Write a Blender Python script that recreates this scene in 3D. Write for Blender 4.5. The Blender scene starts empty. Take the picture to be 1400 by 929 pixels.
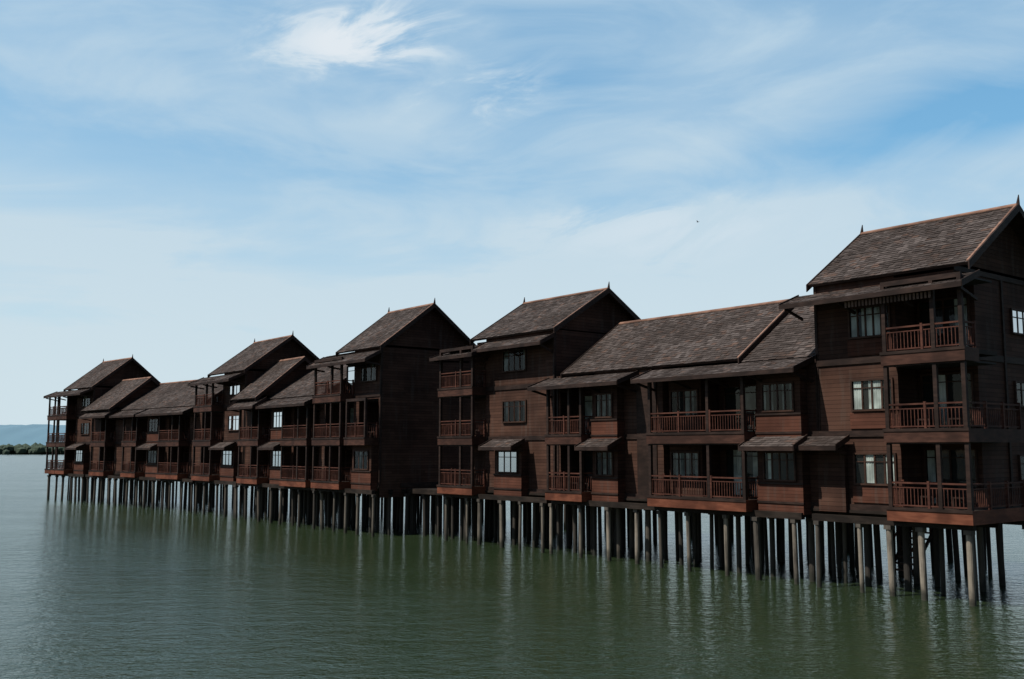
import bpy, bmesh, math, random
from mathutils import Vector
random.seed(7)
sc=bpy.context.scene
# ------------------------------------------------------------ node helpers
def newmat(name):
    m=bpy.data.materials.new(name); m.use_nodes=True
    nt=m.node_tree; nt.nodes.clear()
    out=nt.nodes.new('ShaderNodeOutputMaterial'); b=nt.nodes.new('ShaderNodeBsdfPrincipled')
    nt.links.new(b.outputs[0],out.inputs[0]); return m,nt,b,out
class N:
    def __init__(s,nt): s.nt=nt
    def lk(s,v,sock):
        if isinstance(v,(int,float)): sock.default_value=v
        elif isinstance(v,(tuple,list)): sock.default_value=v if len(v)==len(sock.default_value) else tuple(v)+(1,)
        else: s.nt.links.new(v,sock)
    def m(s,op,a,b=0.0,c=None,clamp=False):
        n=s.nt.nodes.new('ShaderNodeMath'); n.operation=op; n.use_clamp=clamp
        s.lk(a,n.inputs[0]); s.lk(b,n.inputs[1])
        if c is not None: s.lk(c,n.inputs[2])
        return n.outputs[0]
    def sep(s,v):
        n=s.nt.nodes.new('ShaderNodeSeparateXYZ'); s.nt.links.new(v,n.inputs[0]); return n.outputs
    def comb(s,x,y,z=0.0):
        n=s.nt.nodes.new('ShaderNodeCombineXYZ'); s.lk(x,n.inputs[0]); s.lk(y,n.inputs[1]); s.lk(z,n.inputs[2]); return n.outputs[0]
    def noise(s,v,scale,detail=4,rough=.55,dist=0.0):
        n=s.nt.nodes.new('ShaderNodeTexNoise'); s.nt.links.new(v,n.inputs['Vector'])
        n.inputs['Scale'].default_value=scale; n.inputs['Detail'].default_value=detail
        n.inputs['Roughness'].default_value=rough; n.inputs['Distortion'].default_value=dist
        return n.outputs[0]
    def white(s,v):
        n=s.nt.nodes.new('ShaderNodeTexWhiteNoise'); n.noise_dimensions='3D'; s.nt.links.new(v,n.inputs['Vector']); return n.outputs[0]
    def mix(s,f,a,b,mode='MIX'):
        n=s.nt.nodes.new('ShaderNodeMixRGB'); n.blend_type=mode; s.lk(f,n.inputs[0]); s.lk(a,n.inputs[1]); s.lk(b,n.inputs[2]); return n.outputs[0]
    def ramp(s,v,lo,hi,a=0.0,b=1.0,smooth=True):
        n=s.nt.nodes.new('ShaderNodeMapRange'); n.interpolation_type='SMOOTHSTEP' if smooth else 'LINEAR'
        s.lk(v,n.inputs[0]); n.inputs[1].default_value=lo; n.inputs[2].default_value=hi; n.inputs[3].default_value=a; n.inputs[4].default_value=b
        return n.outputs[0]
    def coord(s,w='Object'):
        n=s.nt.nodes.new('ShaderNodeTexCoord'); return n.outputs[w]
    def scalev(s,v,x,y,z):
        n=s.nt.nodes.new('ShaderNodeVectorMath'); n.operation='MULTIPLY'; s.nt.links.new(v,n.inputs[0]); n.inputs[1].default_value=(x,y,z); return n.outputs[0]
    def bump(s,h,strength,dist):
        n=s.nt.nodes.new('ShaderNodeBump'); s.nt.links.new(h,n.inputs['Height']); n.inputs['Strength'].default_value=strength; n.inputs['Distance'].default_value=dist; return n.outputs[0]

def mat_siding(name,ca,cb,board=.17):
    m,nt,b,_=newmat(name); n=N(nt)
    uv=n.sep(n.coord('UV'))
    r=n.m('DIVIDE',uv[1],board); row=n.m('FLOOR',r); f=n.m('FRACT',r)
    off=n.white(n.comb(row,3.3,1.0))
    col=n.m('FLOOR',n.m('ADD',n.m('DIVIDE',uv[0],2.6),n.m('MULTIPLY',off,5)))
    rnd=n.white(n.comb(row,col,7.0))
    g=n.noise(n.comb(n.m('MULTIPLY',uv[0],1.5),n.m('MULTIPLY',uv[1],22)),1.0,2)
    big=n.noise(n.coord(),.5,3)
    streak=n.noise(n.comb(n.m('MULTIPLY',uv[0],3.0),n.m('MULTIPLY',uv[1],.35)),1.0,3)
    t=n.m('ADD',n.m('MULTIPLY',rnd,.6),n.m('MULTIPLY',g,.4))
    c=n.mix(t,ca,cb)
    c=n.mix(n.ramp(big,.35,.65,0,.6),c,tuple(x*.5 for x in ca[:3])+(1,))
    c=n.mix(n.ramp(streak,.5,.75,0,.45),c,(.085,.066,.055,1))
    c=n.mix(n.ramp(f,.84,1.0,0,.8),c,(.004,.003,.002,1))
    nt.links.new(c,b.inputs['Base Color']); b.inputs['Roughness'].default_value=.8
    b.inputs['Specular IOR Level'].default_value=.12
    h=n.m('SUBTRACT',1,f)
    nt.links.new(n.bump(h,.9,.03),b.inputs['Normal']); return m
def mat_wood(name,ca,cb,rough=.7):
    m,nt,b,_=newmat(name); n=N(nt)
    o=n.coord(); g=n.noise(n.scalev(o,2,2,9),1.0,2); g2=n.noise(o,.9,2)
    c=n.mix(n.ramp(g,.3,.7),ca,cb); c=n.mix(n.ramp(g2,.42,.65,0,.65),c,tuple(x*.45 for x in ca[:3])+(1,))
    nt.links.new(c,b.inputs['Base Color']); b.inputs['Roughness'].default_value=rough
    b.inputs['Specular IOR Level'].default_value=.2
    return m
M={}
M['walls']=mat_siding('timber_siding',(.043,.0205,.0145,1),(.100,.050,.034,1))
M['end_walls']=M['walls']
M['panels']=mat_siding('red_timber_panel',(.070,.027,.017,1),(.120,.047,.030,1),.14)
M['fascia']=mat_wood('red_brown_timber_lit',(.135,.043,.023,1),(.20,.07,.038,1))
M['upper_fascia']=mat_wood('brown_timber_shaded',(.05,.022,.015,1),(.085,.038,.026,1))
M['railings']=mat_wood('railing_timber',(.07,.026,.018,1),(.12,.047,.031,1))
M['trim']=mat_wood('dark_timber',(.024,.014,.011,1),(.045,.026,.020,1))
M['floor_beams']=mat_wood('substructure_timber',(.018,.013,.010,1),(.036,.026,.020,1),.8)
M['window_frames']=mat_wood('window_frame_timber',(.045,.022,.015,1),(.07,.036,.025,1))
M['valance']=mat_wood('valance_timber',(.10,.06,.045,1),(.16,.10,.075,1))
M['ridge_caps']=mat_wood('terracotta_ridge',(.19,.105,.075,1),(.30,.17,.12,1),.8)
# roof
m,nt,b,_=newmat('wood_shingles'); n=N(nt); uv=n.sep(n.coord('UV'))
o=n.coord(); big=n.noise(o,.45,4,.6); fine=n.noise(o,5,2)
c=n.mix(n.ramp(uv[0],0,1,0,1,False),(.052,.041,.037,1),(.135,.112,.104,1))
c=n.mix(n.ramp(uv[1],.8,1,0,.6),c,(.15,.085,.06,1))
c=n.mix(n.ramp(big,.4,.62,0,.65),c,(.042,.032,.028,1)); c=n.mix(n.ramp(fine,.35,.75,0,.5),c,(.028,.022,.019,1))
nt.links.new(c,b.inputs['Base Color']); b.inputs['Roughness'].default_value=.95; b.inputs['Specular IOR Level'].default_value=.1
M['roof_shingles']=m
# curtains
def mat_cloth(name,a,c_):
    m,nt,b,_=newmat(name); n=N(nt); g=n.noise(n.coord(),1.2,2)
    nt.links.new(n.mix(n.ramp(g,.35,.65),a,c_),b.inputs['Base Color']); b.inputs['Roughness'].default_value=.9; return m
M['curtains']=mat_cloth('curtain_cloth',(.12,.12,.11,1),(.34,.34,.315,1))
M['light_curtains']=mat_cloth('light_curtain_cloth',(.36,.36,.34,1),(.78,.78,.74,1))
m,nt,b,_=newmat('painted_interior_shade'); n=N(nt); g=n.noise(n.coord(),1.3,2)
nt.links.new(n.mix(g,(.004,.004,.004,1),(.02,.016,.014,1)),b.inputs['Base Color']); b.inputs['Roughness'].default_value=.8; M['shade_sheets']=m  # near-black colour stands in for shade in rooms and balcony recesses
# glass
m,nt,b,out=newmat('window_glass'); nt.nodes.remove(b)
tr=nt.nodes.new('ShaderNodeBsdfTransparent'); tr.inputs[0].default_value=(.78,.84,.83,1)
gl=nt.nodes.new('ShaderNodeBsdfGlossy'); gl.inputs[1].default_value=.03
fr=nt.nodes.new('ShaderNodeFresnel'); fr.inputs[0].default_value=1.35
mx=nt.nodes.new('ShaderNodeMixShader'); nt.links.new(fr.outputs[0],mx.inputs[0]); nt.links.new(tr.outputs[0],mx.inputs[1]); nt.links.new(gl.outputs[0],mx.inputs[2]); nt.links.new(mx.outputs[0],out.inputs[0]); M['glass']=m
# piles: weathered, with lit and shaded tones mixed into the colour
m,nt,b,_=newmat('weathered_lit_shaded_pile'); n=N(nt)
geo=nt.nodes.new('ShaderNodeNewGeometry'); z=n.sep(geo.outputs['Position'])[2]; uvp=n.sep(n.coord('UV'))
o=geo.outputs['Position']; g=n.noise(o,3,3,.65); st=n.noise(n.scalev(o,5,5,.6),1,3)
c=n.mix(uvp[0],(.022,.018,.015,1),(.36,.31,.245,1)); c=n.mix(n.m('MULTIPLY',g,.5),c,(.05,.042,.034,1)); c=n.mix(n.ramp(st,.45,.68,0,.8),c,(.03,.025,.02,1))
zz=n.m('ADD',z,n.m('MULTIPLY',n.m('SUBTRACT',g,.5),.9))
c=n.mix(n.ramp(zz,.15,.7,.9,0),c,(.02,.021,.014,1))
nt.links.new(c,b.inputs['Base Color']); b.inputs['Roughness'].default_value=.85
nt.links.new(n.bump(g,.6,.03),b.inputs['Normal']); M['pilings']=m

# ------------------------------------------------------------ row frames
class Frame:
    def __init__(s,ox,oy,ang):
        a=math.radians(ang); s.o=(ox,oy); s.u=(-math.sin(a),math.cos(a)); s.v=(math.cos(a),math.sin(a))
    def P(s,a,t,z): return (s.o[0]+a*s.u[0]+t*s.v[0], s.o[1]+a*s.u[1]+t*s.v[1], z)
FA=Frame(16.4,36.5,38.83)
ob=FA.P(0,-2,0); FB=Frame(ob[0],ob[1],38.83)
oc=FB.P(66.5,0,0); FC=Frame(oc[0],oc[1],45.0)

class Bld:
    def __init__(s,name,fr,s0,light_curt=0.0):
        s.name=name; s.fr=fr; s.parts={}; s.org=Vector(fr.P(s0,0,0)); s.lc=light_curt
    def poly(s,part,pts,uvs):
        d=s.parts.setdefault(part,([],[],[]))
        i=len(d[0]); d[0].extend([Vector(s.fr.P(*p))-s.org for p in pts]); d[1].append(tuple(range(i,i+len(pts)))); d[2].extend(uvs)
    def hexa(s,part,p,uvc=None):
        F=[((3,2,1,0),'st'),((4,5,6,7),'st'),((0,1,5,4),'sz'),((1,2,6,5),'tz'),((2,3,7,6),'sz'),((3,0,4,7),'tz')]
        d=s.parts.setdefault(part,([],[],[])); i=len(d[0])
        d[0].extend([Vector(s.fr.P(*q))-s.org for q in p])
        for f,k in F:
            d[1].append(tuple(i+j for j in f))
            for j in f:
                q=p[j]; d[2].append(uvc or {'st':(q[0],q[1]),'sz':(q[0],q[2]),'tz':(q[1]+.37,q[2])}[k])
    def box(s,part,s0,s1,t0,t1,z0,z1,uvc=None):
        s.hexa(part,[(s0,t0,z0),(s1,t0,z0),(s1,t1,z0),(s0,t1,z0),(s0,t0,z1),(s1,t0,z1),(s1,t1,z1),(s0,t1,z1)],uvc)
    def bm(s,part,mp,a0,a1,d0,d1,z0,z1):
        p=mp(a0,d0); q=mp(a1,d1)
        s.box(part,min(p[0],q[0]),max(p[0],q[0]),min(p[1],q[1]),max(p[1],q[1]),z0,z1)
    def build(s):
        e=bpy.data.objects.new(s.name,None); sc.collection.objects.link(e); e.location=s.org; e.empty_display_size=1
        for k,(v,f,uv) in s.parts.items():
            me=bpy.data.meshes.new(k); me.from_pydata(v,[],f); 
            l=me.uv_layers.new(name='UVMap')
            for i,u in enumerate(uv): l.data[i].uv=u
            me.materials.append(M[k]); 
            b_=bmesh.new(); b_.from_mesh(me); bmesh.ops.recalc_face_normals(b_,faces=b_.faces); b_.to_mesh(me); b_.free()
            o=bpy.data.objects.new(k,me); sc.collection.objects.link(o); o.parent=e
        return e
    # --- components
    def shingles(s,s0,s1,t0,z0,t1,z1,th=.1):
        L=math.hypot(t1-t0,z1-z0); n=max(2,int(L/.2)); dt=(t1-t0)/L; dz=(z1-z0)/L
        nt_,nz=-dz,dt
        if nz<0: nt_,nz=-nt_,-nz
        for i in range(n):
            a=i/n*L; b=min(L,(i+1)/n*L+.02); x=s0-random.random()*.25
            while x<s1:
                w=random.uniform(.2,.38); xa=max(s0,x); xb=min(s1,x+w-.01); x+=w
                if xb-xa<.04: continue
                r=.018+random.random()*.024; drop=random.uniform(-.02,.03)
                aa=a-drop; u=(random.random(),random.random())
                A=(xa,t0+dt*aa+nt_*r,z0+dz*aa+nz*r); B=(xb,A[1],A[2])
                C=(xb,t0+dt*b+nt_*.008,z0+dz*b+nz*.008); D=(xa,C[1],C[2])
                s.poly('roof_shingles',[A,B,C,D],[u]*4)
                E=(xa,t0+dt*aa,z0+dz*aa); G=(xb,E[1],E[2])
                s.poly('roof_shingles',[E,G,B,A],[(u[0]*.4,0)]*4)
        o0=(t0,z0); o1=(t1,z1); k0=(t0-nt_*th,z0-nz*th); k1=(t1-nt_*th,z1-nz*th)
        s.hexa('trim',[(s0,k0[0],k0[1]),(s1,k0[0],k0[1]),(s1,k1[0],k1[1]),(s0,k1[0],k1[1]),(s0,o0[0],o0[1]),(s1,o0[0],o0[1]),(s1,o1[0],o1[1]),(s0,o1[0],o1[1])])
    def slant(s,part,s0,s1,t0,z0,t1,z1,h0,h1):
        s.hexa(part,[(s0,t0,z0+h0),(s1,t0,z0+h0),(s1,t1,z1+h0),(s0,t1,z1+h0),(s0,t0,z0+h1),(s1,t0,z0+h1),(s1,t1,z1+h1),(s0,t1,z1+h1)])
    def gable(s,s0,s1,tf,tb,ze,zr,ohs=.45,oht=.3,finial=True,ohs2=None,cap0=True):
        ohs2=ohs if ohs2 is None else ohs2
        tr=(tf+tb)/2; k=(zr-ze)/(tr-tf)
        a=s0-ohs; b=s1+ohs2
        s.shingles(a,b,tf-oht,ze-oht*k,tr,zr); s.shingles(a,b,tb+oht,ze-oht*k,tr,zr)
        for q in (s0,s1):
            s.poly('end_walls',[(q,tf,ze-.1),(q,tb,ze-.1),(q,tr,zr-.16)],[(tf,ze-.1),(tb,ze-.1),(tr,zr-.16)])
        for q in (a-.05,b-.0):
            s.slant('trim',q,q+.05,tf-oht-.05,ze-(oht+.05)*k,tr,zr,-.24,.07)
            s.slant('trim',q,q+.05,tb+oht+.05,ze-(oht+.05)*k,tr,zr,-.24,.07)
        s.slant('ridge_caps',a-.0,b+.0,tr-.13,zr-.13*k+.05,tr+.0,zr+.05,0,.05)
        s.slant('ridge_caps',a-.0,b+.0,tr+.13,zr-.13*k+.05,tr+.0,zr+.05,0,.05)
        if cap0: s.slant('ridge_caps',a+.002,a+.09,tf-oht,ze-oht*k,tr-.14,zr-.14*k,.05,.085)
        if finial:
            for q in (a,b):
                w=.06; x=.012
                s.hexa('trim',[(q-w,tr-w,zr),(q+w,tr-w,zr),(q+w,tr+w,zr),(q-w,tr+w,zr),(q-x-.05,tr-x,zr+.42),(q+x-.05,tr-x,zr+.42),(q+x-.05,tr+x,zr+.42),(q-x-.05,tr+x,zr+.42)])
    def pent(s,s0,s1,ti,zi,to,zo,brackets=True,drop=1.0):
        s.shingles(s0,s1,to,zo,ti,zi,.07)
        s.box('trim',s0-.02,s1+.02,to-.05,to-.005,zo-.16,zo+.03)
        for q in (s0-.045,s1): s.slant('trim',q,q+.045,to-.03,zo,ti,zi,-.16,.08)
        if brackets:
            n=max(2,int((s1-s0)/2.2)+1)
            for i in range(n):
                q=s0+.1+(s1-s0-.28)*i/(n-1)
                s.slant('trim',q,q+.08,ti,zi-drop,to+.15,zo-.15,-.05,.06)
    def window(s,mp,a0,a1,z0,z1,n=4,pat=None):
        s.bm('shade_sheets',mp,a0,a1,.0,.004,z0,z1)  # dark sheet on the solid wall, painted as an unlit room
        f=.07; cl='light_curtains' if random.random()<s.lc else 'curtains'
        for A in ((a0-f,a0),(a1,a1+f)): s.bm('window_frames',mp,A[0],A[1],-.02,.09,z0-f,z1+f)
        s.bm('window_frames',mp,a0,a1,-.02,.09,z1,z1+f); s.bm('window_frames',mp,a0,a1,-.02,.11,z0-f,z0)
        w=(a1-a0)/n
        for i in range(n):
            x0=a0+i*w; x1=x0+w
            if i: s.bm('window_frames',mp,x0-.035,x0+.035,0,.055,z0,z1)
            s.bm('window_frames',mp,x0+.035,x1-.035,0,.05,z1-.3,z1-.26)
            c=pat[i] if pat else random.random()
            if c<.32: rng=[]
            elif c<.55: rng=[(x0+.05,x0+w*random.uniform(.35,.6))]
            elif c<.78: rng=[(x1-w*random.uniform(.35,.6),x1-.05)]
            else: rng=[(x0+.05,x1-.05)]
            for (c0,c1) in rng:
                k=max(2,int((c1-c0)/.05)); 
                for j in range(k):
                    p0=c0+(c1-c0)*j/k; p1=c0+(c1-c0)*(j+1)/k
                    d0=.008 if j%2 else .026; d1=.026 if j%2 else .008
                    A=mp(p0,d0); B=mp(p1,d1)
                    s.poly(cl,[(A[0],A[1],z0+.02),(B[0],B[1],z0+.02),(B[0],B[1],z1),(A[0],A[1],z1)],[(0,0)]*4)
        A=mp(a0,.035); B=mp(a1,.035)
        s.poly('glass',[(A[0],A[1],z0),(B[0],B[1],z0),(B[0],B[1],z1),(A[0],A[1],z1)],[(0,0)]*4)
    def rail(s,mp,a0,a1,z,h=.98):
        s.bm('railings',mp,a0,a1,-.04,.04,z+h-.06,z+h)
        s.bm('railings',mp,a0,a1,-.02,.02,z+h-.22,z+h-.18)
        s.bm('railings',mp,a0,a1,-.02,.02,z+.1,z+.15)
        L=a1-a0; n=max(1,int(L/.14))
        for i in range(n+1):
            x=a0+.02+(L-.04)*i/n; s.bm('railings',mp,x-.014,x+.014,-.014,.014,z+.15,z+h-.22)
        k=max(1,round(L/1.6))
        for i in range(k+1):
            x=a0+.05+(L-.1)*i/k; s.bm('railings',mp,x-.045,x+.045,-.055,.055,z,z+h+.05)
    def F(s,tf): return lambda a,d:(a,tf-d)
    def E(s,sf): return lambda a,d:(sf-d,a)
    def E2(s,sf): return lambda a,d:(sf+d,a)
    def balcony(s,sa,sb,z,top,tf=-1.0,tin=1.5,near=True,far=True,t_near=0,t_far=0,door=(.3,.3),post_mid=True):
        fa='fascia' if z<4 else 'upper_fascia'  # lit lower and shaded upper fascia, put into two timber colours
        s.box('floor_beams',sa,sb,tf,tin,z-.16,z)
        s.bm(fa,s.F(tf),sa-.06,sb+.06,0,.06,z-.46,z+.03)
        s.bm('trim',s.F(tf),sa-.08,sb+.08,.06,.09,z-.06,z+.05)
        s.bm(fa,s.E(sa),tf,t_near,0,.06,z-.46,z+.03)
        s.bm(fa,s.E2(sb),tf,t_far,0,.06,z-.46,z+.03)
        s.rail(s.F(tf+.06),sa,sb,z)
        if near: s.rail(s.E(sa+.06),tf+.1,t_near,z)
        if far: s.rail(s.E2(sb-.06),tf+.1,t_far,z)
        ps=[sa+.07,sb-.07]+([sa+(sb-sa)*.36] if post_mid and sb-sa>2.6 else [])
        for q in ps: s.box('trim',q-.075,q+.075,tf+.0,tf+.15,z,top)
        s.box('trim',sa,sb,tf+.01,tf+.14,top-.02,top+.16)
        s.box('shade_sheets',sa+.05,sb-.05,tf+.16,tin,top+.02,top+.08)  # ceiling sheet with the recess shade put into its colour
        a0,a1=sa+door[0],sb-door[1]
        s.window(s.F(tin),a0,a1,z+.08,z+2.15,max(2,int((a1-a0)/.85)))
        if sb-sa>2.4:
            for q in (sa+.8,sb-1.1):
                s.box('trim',q,q+.5,.2,.7,z+.38,z+.44)
                for dx in (0,.45):
                    for dy in (0,.45): s.box('trim',q+dx,q+dx+.05,.2+dy,.25+dy,z,z+.38)
                s.box('trim',q,q+.5,.66,.71,z+.44,z+.95)
    def baywin(s,sa,sb,z,canopy=True,n=4,proj=.5):
        s.box('walls',sa,sb,-proj,0,z-.0,z+2.6)
        s.box('panels',sa-.03,sb+.03,-proj-.04,-.002,z-.48,z+.72)
        s.box('trim',sa-.06,sb+.06,-proj-.09,-proj+.02,z+.722,z+.8)
        s.box('trim',sa-.06,sb+.06,-proj-.08,-proj+.02,z-.07,z+.02)
        s.window(s.F(-proj),sa+.35,sb-.35,z+.92,z+2.02,n)
        if canopy: s.pent(sa-.25,sb+.25,-proj+.0,z+2.72,-proj-.95,z+2.28,drop=.62)
    def storeys(s,s0,s1,depth,zs,zt,bays,tin=1.5,d0=0.0):
        s.box('walls',s0,s1,tin,depth,zs[0]-.2,zt)
        for i,z in enumerate(zs):
            top=zs[i+1] if i+1<len(zs) else zt
            opens=sorted([(max(s0,b_[1]),min(s1,b_[2])) for b_ in bays[i] if b_[0]=='bal'])
            x=s0
            for o in opens+[(s1,s1)]:
                if o[0]-x>.05: s.box('walls',x,o[0],d0,tin-.002,z-(.2 if i==0 else 0),top)
                x=max(x,o[1])
            for o in opens:
                if o[1]-o[0]>.1: s.box('walls',o[0]+.003,o[1]-.003,d0+.003,tin-.004,top-.35,top-.17)
            s.box('trim',s0-.03,s1+.03,d0-.06,d0-.003,z-.22,z+.02)
            for b_ in bays[i]:
                if b_[0]=='bal':
                    kw=b_[3] if len(b_)>3 else {}
                    s.balcony(b_[1],b_[2],z,top-.5 if i+1<len(zs) else top-.62,**kw)
                elif b_[0]=='win': s.window(s.F(0),b_[1],b_[2],z+.85,z+1.98,b_[3] if len(b_)>3 else 4,b_[4] if len(b_)>4 else None)
                elif b_[0]=='bay': s.baywin(b_[1],b_[2],z,b_[3],b_[4] if len(b_)>4 else 4)
        for q in (s0,s1):
            if not any(bb[0]=='bal' and bb[1]-.1<=q<=bb[2]+.1 for bb in bays[0]):
                s.box('trim',q-.05,q+.07,d0-.035,d0+.1,zs[0],zt)
        s.box('trim',s0-.04,s0-.003,tin+.1,depth,zs[0]-.3,zs[0]+.02)
        s.box('floor_beams',s0,s1,-.1,depth,zs[0]-.32,zs[0]-.21)
    def piles(s,s0,s1,rows,sp=1.95,zt=2.95,r=.115,light=1.0):
        n=max(1,round((s1-s0)/sp))
        for ti,t in enumerate(rows):
            s.box('floor_beams',s0-.2,s1+.2,t-.12,t+.12,zt-.32,zt-.05)
            for i in range(n+1):
                q=s0+(s1-s0)*i/n+random.uniform(-.38,.38)+(.45 if ti%2 and i<n else 0); tt=t+random.uniform(-.15,.15)
                rr=r*random.uniform(.72,1.2); lx=random.uniform(-.08,.08); ly=random.uniform(-.08,.08); K=12
                pal=random.choice((.25,.6,.9,1.0)) if ti==0 else random.choice((.0,.05,.1,.25))  # front row painted as lit, rear rows as shaded
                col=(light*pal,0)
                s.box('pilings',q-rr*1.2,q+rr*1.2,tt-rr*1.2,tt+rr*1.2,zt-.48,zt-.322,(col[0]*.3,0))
                for j in range(K):
                    a=2*math.pi*j/K; b=2*math.pi*(j+1)/K
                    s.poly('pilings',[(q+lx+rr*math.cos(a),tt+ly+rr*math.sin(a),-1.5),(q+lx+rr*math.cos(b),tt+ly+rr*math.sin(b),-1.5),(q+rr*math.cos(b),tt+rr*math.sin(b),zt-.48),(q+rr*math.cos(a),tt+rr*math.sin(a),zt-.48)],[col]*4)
Z3=[3.3,6.2,9.1]; Z2=[3.3,6.2]; ROWS=(-.55,1.3,3.4,5.6,7.8); RD=(-.55,.8,1.8,2.8,3.8,4.8,5.8,6.8,8.0)
NM='timber_stilt_hotel_building'
# ------------------------------------------------------------ T1
B=Bld(NM,FA,0,1.0)
kw=dict(t_near=3.2,door=(1.0,.2)); kt=dict(t_near=0,door=(1.0,.2))
bays=[[('bal',-.75,2.4,kw),('win',2.65,4.35,4,[.9,.3,.9,.1]),],[('bal',-.75,2.4,kw),('win',2.65,4.35,4,[.3,.9,.4,.9])],[('bal',-.75,2.4,kt),('win',2.65,4.35,5,[.3,.9,.9,.4,.9])]]
B.storeys(0,5.95,8,Z3,12.3,bays)
B.lc=0
for z in Z3:
    B.box('panels',2.6,4.5,-.05,-.003,z+.1,z+.74)
    B.window(B.E(0),4.4,6.4,z+1.0,z+1.9,4,[.1,.4,.1,.1])
    if z<9: B.box('floor_beams',-.75,-.003,-.99,3.2,z-.16,z-.005); B.box('railings',-.7,-.6,3.1,3.2,z,z+1.05)
B.box('trim',-.04,-.003,1.6,8,8.85,9.1); B.box('trim',-.04,-.003,1.6,8,5.95,6.2); B.box('trim',-.04,-.003,0,8,12.1,12.3)
for t in (3.6,7.2): B.box('trim',-.06,-.003,t,t+.14,3.1,12.1)
B.gable(-.05,5.75,.1,7.9,12.5,15.05,ohs=.65,oht=.32,ohs2=.4)
B.pent(-.95,6.75,.0,11.92,-1.35,11.4)
for i in range(24): B.box('valance',.3+i*.15,.38+i*.15,-1.2,-1.16,11.0,11.24)
B.box('walls',4.7,5.94,-.25,-.003,3.0,5.6)
B.pent(4.5,6.5,-.2,6.0,-1.15,5.6,drop=.7)
B.piles(-.4,5.8,ROWS,1.6)
B.build()
# ------------------------------------------------------------ mid A
B=Bld(NM,FA,6.0,.6)
bays=[[('bay',6.5,8.7,True,4),('bal',9.0,14.6,dict(door=(.3,2.6),tf=-1.05)),('bay',17.2,19.0,True,3),('bal',19.3,22.0)],
      [('bay',6.5,8.7,False,4),('bal',9.0,14.6,dict(door=(.3,2.6),tf=-1.05)),('bay',17.2,19.0,False,3),('bal',19.3,22.0)]]
B.storeys(6.0,22.2,8.4,Z2,9.4,bays)
for z in Z2:
    B.box('walls',12.4,14.4,.2,1.45,z+.005,z+2.7); B.window(B.F(.2),12.6,14.2,z+.85,z+2.0,4)
B.gable(10.0,21.6,.1,8.5,9.65,12.55,ohs=.1,oht=.25,finial=False)
B.gable(6.02,9.85,.2,8.4,9.5,12.3,ohs=0,ohs2=0,oht=.25,finial=False,cap0=False)
B.pent(6.1,15.2,.0,9.3,-1.5,8.75); B.pent(16.2,22.9,.0,9.3,-1.5,8.75)
B.box('trim',15.0,16.3,-.05,-.004,3.1,8.9)  # flat dark sheet, shade of a narrow recess put into colour
B.piles(6.7,21.8,RD,1.9)
B.build()
# ------------------------------------------------------------ T2
B=Bld(NM,FA,22.3,.4)
bays=[[('bal',28.6,32.0),('bay',24.7,27.1,True,3)],[('bal',28.6,32.0),('win',24.9,26.9,4)],[('bal',28.6,32.0),('win',24.9,26.9,4)]]
B.storeys(22.5,29.5,8,Z3,12.0,bays)
B.storeys(29.5,31.9,6,Z3,11.6,[[],[],[]],tin=1.5,d0=1.45)
B.gable(22.7,29.4,.1,7.8,12.2,14.6,oht=.3)
B.pent(22.5,28.6,.0,11.75,-1.0,11.25); B.pent(28.2,32.5,1.5,11.95,-1.35,11.0)
B.piles(22.6,31.8,RD,1.9,light=.7)
B.build()
# ------------------------------------------------------------ T3
B=Bld(NM,FB,37)
bays=[[('bay',37.4,39.8,False,3),('bal',40.6,44.4)],[('bal',37.4,39.9),('bal',40.6,44.4)],[('win',37.7,39.6,3),('bal',40.6,44.4)]]
B.storeys(37.2,44.2,7.8,Z3,12.1,bays)
B.gable(37.3,42.2,.1,7.7,12.35,15.2,oht=.35)
B.pent(37,44.9,.0,11.9,-1.3,11.2); B.shingles(42.7,44.6,-.2,11.9,3.5,12.7)
B.piles(37.2,44,RD,1.7,light=.45)
B.box('walls',37.19,37.198,0.01,7.7,2.4,3.1)
B.build()
# ------------------------------------------------------------ low B + gable
B=Bld(NM,FB,44.6)
b0=[('bal',45.3,49.3),('bay',49.8,52.0,True,3),('bal',53.2,56.8)]; b1=[('bal',45.3,49.3),('bay',49.8,52.0,False,3),('bal',53.2,56.8)]
B.storeys(44.5,57.8,8.2,Z2,9.4,[b0,b1])
B.gable(44.6,53.4,.1,8.0,9.5,12.1,ohs=0,oht=.3,finial=False,cap0=False)
B.gable(53.6,57.9,-.9,6.4,9.7,12.7,ohs=.4,ohs2=0,oht=.4,finial=False)
B.pent(44.8,52.6,.0,9.3,-1.5,8.65); B.pent(52.8,57.4,-.6,9.4,-1.7,8.7)
B.piles(44.8,57.4,RD,1.9,light=.35)
B.build()
# ------------------------------------------------------------ T4
B=Bld(NM,FB,57.8)
bays=[[('bay',58.7,61.3,True,3),('bal',62.4,66.2)],[('win',59,61.1,3),('bal',62.4,66.2)],[('win',59,61.1,3),('bal',62.4,66.2)]]
B.storeys(58.1,66,7.8,Z3,11.8,bays)
B.gable(58.2,64.8,.1,7.7,12.1,14.9,oht=.35)
B.pent(58.1,66.8,.0,11.7,-1.4,11.05)
B.piles(58,66,ROWS,1.8,light=.3)
B.build()
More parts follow.
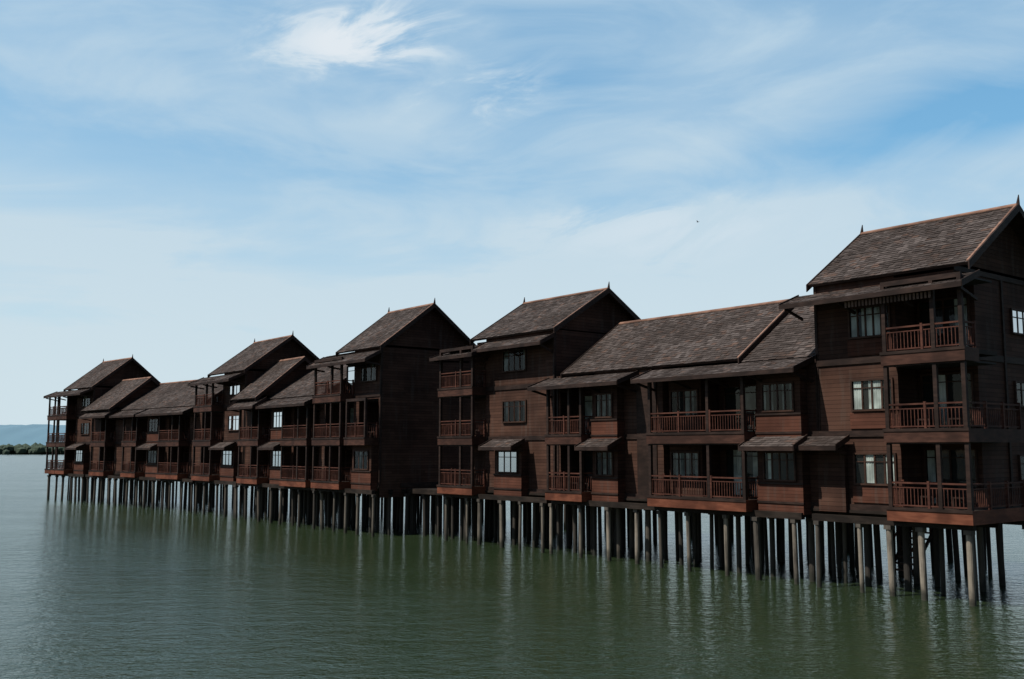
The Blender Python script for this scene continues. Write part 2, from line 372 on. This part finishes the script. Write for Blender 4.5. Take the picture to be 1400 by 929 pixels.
# ------------------------------------------------------------ low C + gable
B=Bld(NM,FC,.5)
b0=[('bal',2.5,6.5),('bay',7.3,9.8,True,3),('bal',11,14),('bal',18,21.4)]; b1=[('bal',2.5,6.5),('bay',7.3,9.8,False,3),('bal',11,14),('bal',18,21.4)]
B.storeys(.3,23.2,8.2,Z2,9.4,[b0,b1])
B.gable(.4,17,.1,8.0,9.5,12.1,ohs=0,oht=.3,finial=False,cap0=False)
B.gable(17,23.4,-.9,6.6,9.7,12.7,ohs=.4,ohs2=0,oht=.4,finial=False)
B.pent(1,10.2,.0,9.3,-1.5,8.65); B.pent(10.6,16,.0,9.3,-1.5,8.65); B.pent(16.6,22.8,-.6,9.4,-1.7,8.7)
B.piles(.6,23,ROWS,1.9,light=.25)
B.build()
# ------------------------------------------------------------ T5
B=Bld(NM,FC,23.5)
bays=[[('bay',24.2,26.6,True,3),('bal',28,30.4),('bal',30.6,33.2)],[('win',24.4,26.4,3),('bal',28,30.4),('bal',30.6,33.2)],[('win',24.4,26.4,3),('bal',28,30.4),('bal',30.6,33.2)]]
B.storeys(23.7,31,7.8,Z3,11.9,bays)
B.gable(24,30.6,.1,7.7,12.2,15.2,oht=.35)
B.pent(23.7,33.6,.0,11.8,-1.4,11.2); B.shingles(30.9,33.7,-1,11.25,4,11.9)
for z in Z3: B.box('floor_beams',31.05,33.2,1.5,4,z-.2,z)
B.piles(23.9,33.0,ROWS,1.8,light=.25)
B.build()
# ------------------------------------------------------------ boardwalk behind
B=Bld('boardwalk',FA,0)
B.box('floor_beams',-14,36,10.2,12.6,2.45,2.6)
for i in range(int(50/.2)): B.box('trim',-14+i*.2,-14+i*.2+.17,10.15,12.65,2.6,2.65)
B.rail(B.F(10.3),-14,36,2.65); B.piles(-14,36,(10.6,12.2),2.6,2.5,light=.3)
B.box('floor_beams',-3.5,-.3,8.1,10.2,2.4,2.6); B.piles(-3,-.8,(8.6,9.8),1.8,2.45,light=.5)
B.build()
B=Bld('boardwalk',FB,37)
B.box('floor_beams',34,64,10.2,12.6,2.45,2.6); B.rail(B.F(10.3),34,64,2.6); B.piles(34,64,(10.6,12.2),2.4,2.5,light=.3)
for r in (2.4,3.4,4.4,5.4,6.6): B.piles(31.5,36.7,(r,),1.3,2.95,light=.05)
B.box('floor_beams',31.8,37.1,2.0,9.5,2.65,2.95); B.build()
# ------------------------------------------------------------ stairs
B=Bld('wooden_stairs',FA,4.5)
for i in range(8): B.box('valance',4.5,5.5,4.2+i*.26,4.46+i*.26,.35+i*.25,.41+i*.25)
for q in (4.44,5.5): B.slant('trim',q,q+.06,4.1,.3,6.5,2.5,-.12,.1); B.slant('railings',q,q+.06,4.1,.3,6.5,2.5,.9,.97)
for i in range(4):
    for q in (4.44,5.5): B.box('railings',q,q+.05,4.3+i*.7,4.36+i*.7,.35+i*.66,1.35+i*.66)
B.build()
# ------------------------------------------------------------ roof antenna
B=Bld('tv_antenna',FA,7.6)
B.box('trim',7.6,7.63,4.3,4.33,12.2,14.1)
for i in range(4): B.box('trim',7.2+i*.06,8.0-i*.06,4.3,4.32,13.1+i*.26,13.12+i*.26)
B.build()
# ------------------------------------------------------------ bird
bm=bmesh.new(); 
pts=[(-.9,.1,.25),(-.45,.12,.3),(0,.18,0),(.45,.12,.3),(.9,.1,.25),(.4,-.2,.22),(0,-.22,0),(-.4,-.2,.22)]
vs=[bm.verts.new(p) for p in pts]
for f in ((0,1,7),(1,2,6,7),(2,3,5,6),(3,4,5)): bm.faces.new([vs[i] for i in f])
body=bmesh.ops.create_uvsphere(bm,u_segments=8,v_segments=6,radius=.12)
for v in body['verts']: v.co.y*=3.2
me=bpy.data.meshes.new('bird'); bm.to_mesh(me); bm.free(); me.materials.append(M['trim'])
o=bpy.data.objects.new('bird',me); o.location=(38.0,200,51.7); o.scale=(.8,.8,.8); o.rotation_euler=(.3,.3,.6); sc.collection.objects.link(o)
# ------------------------------------------------------------ water
m,nt,b,_=newmat('sea_water'); n=N(nt); o=n.coord()
w1=n.noise(n.scalev(o,.8,1.3,1),1.0,4,.62,.3); w2=n.noise(n.scalev(o,4,6,1),1.0,2,.6); w3=n.noise(n.scalev(o,.05,.1,1),1,3)
h=n.m('ADD',n.m('MULTIPLY',w1,.7),n.m('MULTIPLY',w2,.24)); h=n.m('MULTIPLY',h,n.ramp(w3,.3,.7,.65,1.2))
nt.links.new(n.mix(w3,(.017,.030,.013,1),(.028,.043,.020,1)),b.inputs['Base Color'])
b.inputs['Roughness'].default_value=.15; b.inputs['IOR'].default_value=1.28
nt.links.new(n.bump(h,1.0,.17),b.inputs['Normal'])
me=bpy.data.meshes.new('sea_water'); S=9000
me.from_pydata([(-S,-200,0),(S,-200,0),(S,S,0),(-S,S,0)],[],[(0,1,2,3)]); me.materials.append(m)
o=bpy.data.objects.new('sea_water',me); sc.collection.objects.link(o)
# ------------------------------------------------------------ hills and tree belt
from mathutils import noise as mn
def ridge(name,x0,x1,y,hfun,depth,step,mat):
    v=[];f=[];rows=8; nx=int((x1-x0)/step)
    for i in range(nx+1):
        x=x0+i*step
        for j in range(rows):
            a=j/(rows-1); hh=hfun(x)*math.sin(a*math.pi)**.8 if 0<a<1 else -2
            hh+= (mn.noise(Vector((x*.02,a*3,1)))*.12*hfun(x) if 0<a<1 else 0)
            v.append((x,y+depth*a,hh))
    for i in range(nx):
        for j in range(rows-1):
            k=i*rows+j; f.append((k,k+rows,k+rows+1,k+1))
    me=bpy.data.meshes.new(name); me.from_pydata(v,[],f); me.materials.append(mat)
    for p in me.polygons: p.use_smooth=True
    o=bpy.data.objects.new(name,me); sc.collection.objects.link(o)
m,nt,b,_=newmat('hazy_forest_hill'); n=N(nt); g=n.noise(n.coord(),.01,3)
nt.links.new(n.mix(g,(.11,.21,.28,1),(.14,.25,.32,1)),b.inputs['Base Color']); b.inputs['Roughness'].default_value=1  # aerial haze put into the bluish base colour
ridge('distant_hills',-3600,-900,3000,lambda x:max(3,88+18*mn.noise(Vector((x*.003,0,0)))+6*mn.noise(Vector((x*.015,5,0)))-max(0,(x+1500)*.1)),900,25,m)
m,nt,b,_=newmat('distant_foliage'); n=N(nt); g=n.noise(n.coord(),.15,3)
nt.links.new(n.mix(g,(.03,.05,.04,1),(.065,.095,.06,1)),b.inputs['Base Color']); b.inputs['Roughness'].default_value=1
bm=bmesh.new()
for i in range(900):
    x=random.uniform(-900,-350); y=random.uniform(1000,1060); r=random.uniform(2,6)
    r0=bmesh.ops.create_icosphere(bm,subdivisions=1,radius=r)
    z=random.uniform(1,6)
    for v_ in r0['verts']:
        v_.co=Vector((v_.co.x*1.2+x,v_.co.y+y,v_.co.z*random.uniform(.7,1.2)+z))
me=bpy.data.meshes.new('distant_trees'); bm.to_mesh(me); bm.free(); me.materials.append(m)
o=bpy.data.objects.new('distant_trees',me); sc.collection.objects.link(o)
# ------------------------------------------------------------ light
EL=math.radians(56); AZ=math.radians(250)
sd=Vector((math.sin(AZ)*math.cos(EL),math.cos(AZ)*math.cos(EL),math.sin(EL)))
L=bpy.data.lights.new('sun','SUN'); L.energy=4.6; L.angle=math.radians(.5); L.color=(1,.94,.85)
lo=bpy.data.objects.new('sun',L); lo.rotation_euler=sd.to_track_quat('Z','Y').to_euler(); lo.location=(-60,-20,80); sc.collection.objects.link(lo)
w=bpy.data.worlds.new('World'); sc.world=w; w.use_nodes=True; nt=w.node_tree; nt.nodes.clear(); n=N(nt)
out=nt.nodes.new('ShaderNodeOutputWorld'); bg=nt.nodes.new('ShaderNodeBackground'); nt.links.new(bg.outputs[0],out.inputs[0])
sky=nt.nodes.new('ShaderNodeTexSky'); sky.sky_type='NISHITA'; sky.sun_disc=False; sky.sun_elevation=EL; sky.sun_rotation=AZ
sky.air_density=1.0; sky.dust_density=.6; sky.ozone_density=1.2
dv=n.coord('Generated'); d=n.sep(dv); zc=n.m('MAXIMUM',d[2],0.0); den=n.m('ADD',zc,.12)
px=n.m('DIVIDE',d[0],den); py=n.m('DIVIDE',d[1],den)
ca,sa=math.cos(.3),math.sin(.3)
rx=n.m('ADD',n.m('MULTIPLY',px,ca),n.m('MULTIPLY',py,sa)); ry=n.m('SUBTRACT',n.m('MULTIPLY',py,ca),n.m('MULTIPLY',px,sa))
n1=n.noise(n.comb(n.m('MULTIPLY',rx,.55),n.m('MULTIPLY',ry,.95),2.0),1.2,5,.5,.35)
n2=n.noise(n.scalev(dv,4.5,4.5,13),1.0,6,.6,.6)
wx=n.m('ADD',n.m('MULTIPLY',d[0],.97),n.m('MULTIPLY',d[2],.25)); wz=n.m('SUBTRACT',n.m('MULTIPLY',d[2],.97),n.m('MULTIPLY',d[0],.25))
n3=n.noise(n.comb(n.m('MULTIPLY',wx,9),n.m('MULTIPLY',wz,24),d[1]),1.0,6,.62,.8)
def blob(cx,cz,ax,az,rot=0.0):   # soft patch around a sky direction
    c_,s_=math.cos(rot),math.sin(rot)
    x=n.m('SUBTRACT',d[0],cx); y=n.m('SUBTRACT',d[2],cz)
    X=n.m('DIVIDE',n.m('ADD',n.m('MULTIPLY',x,c_),n.m('MULTIPLY',y,s_)),ax); Y=n.m('DIVIDE',n.m('SUBTRACT',n.m('MULTIPLY',y,c_),n.m('MULTIPLY',x,s_)),az)
    r=n.m('SQRT',n.m('ADD',n.m('MULTIPLY',X,X),n.m('MULTIPLY',Y,Y)))
    return n.ramp(r,0,1,1,0)
fac=n.m('ADD',n.ramp(n1,.3,.68,.28,.74),n.ramp(n2,.38,.7,-.1,.28))
fac=n.m('SUBTRACT',fac,n.m('MULTIPLY',blob(.36,.29,.32,.05,.18),.65))
fac=n.m('SUBTRACT',fac,n.m('MULTIPLY',blob(.04,.36,.15,.09,.2),.4))
fac=n.m('SUBTRACT',fac,n.m('MULTIPLY',blob(.5,.2,.2,.05,0),.2))
fac=n.m('ADD',fac,n.ramp(zc,0,.34,.75,0))
cl=n.m('MULTIPLY',blob(-.145,.388,.15,.055,.15),n.ramp(n3,.36,.66,0,1.15))
cl2=n.m('MULTIPLY',blob(.15,.215,.2,.05,.0),n.ramp(n3,.42,.68,0,.75))
cl3=n.m('MULTIPLY',blob(-.03,.34,.12,.05,.3),n.ramp(n3,.45,.7,0,.7))
fac=n.m('ADD',fac,n.m('ADD',n.m('ADD',cl,cl2),cl3)); fac=n.m('MINIMUM',n.m('MAXIMUM',fac,0.0),.97)
ccol=n.mix(n.ramp(zc,0,.42),(6.3,7.5,8.1,1),(4.9,6.5,7.8,1))
ccol=n.mix(n.m('MINIMUM',n.m('ADD',cl,n.m('MULTIPLY',n.m('ADD',cl2,cl3),.5)),1.0),ccol,(7.7,8.3,8.8,1))
blue=n.mix(1.0,sky.outputs[0],(1.6,2.0,1.8,1),'MULTIPLY')
blue=n.mix(.5,blue,(1.1,3.4,6.3,1))
front=n.mix(fac,blue,ccol)
# unseen sky behind the camera, dimmed to cut ambient light on the walls
rear=n.mix(1.0,sky.outputs[0],(.55,.55,.55,1),'MULTIPLY')
col=n.mix(n.ramp(d[1],-.1,.45),rear,front)
nt.links.new(col,bg.inputs[0]); bg.inputs[1].default_value=.1
# ------------------------------------------------------------ camera
cam=bpy.data.cameras.new('camera'); cam.lens=35; cam.sensor_width=36; cam.clip_end=20000; cam.clip_start=.1
co=bpy.data.objects.new('camera',cam); co.location=(0,0,5.5); co.rotation_euler=(math.radians(90+6.27),0,0); sc.collection.objects.link(co); sc.camera=co
sc.view_settings.view_transform='Standard'; sc.view_settings.look='None'; sc.view_settings.exposure=0
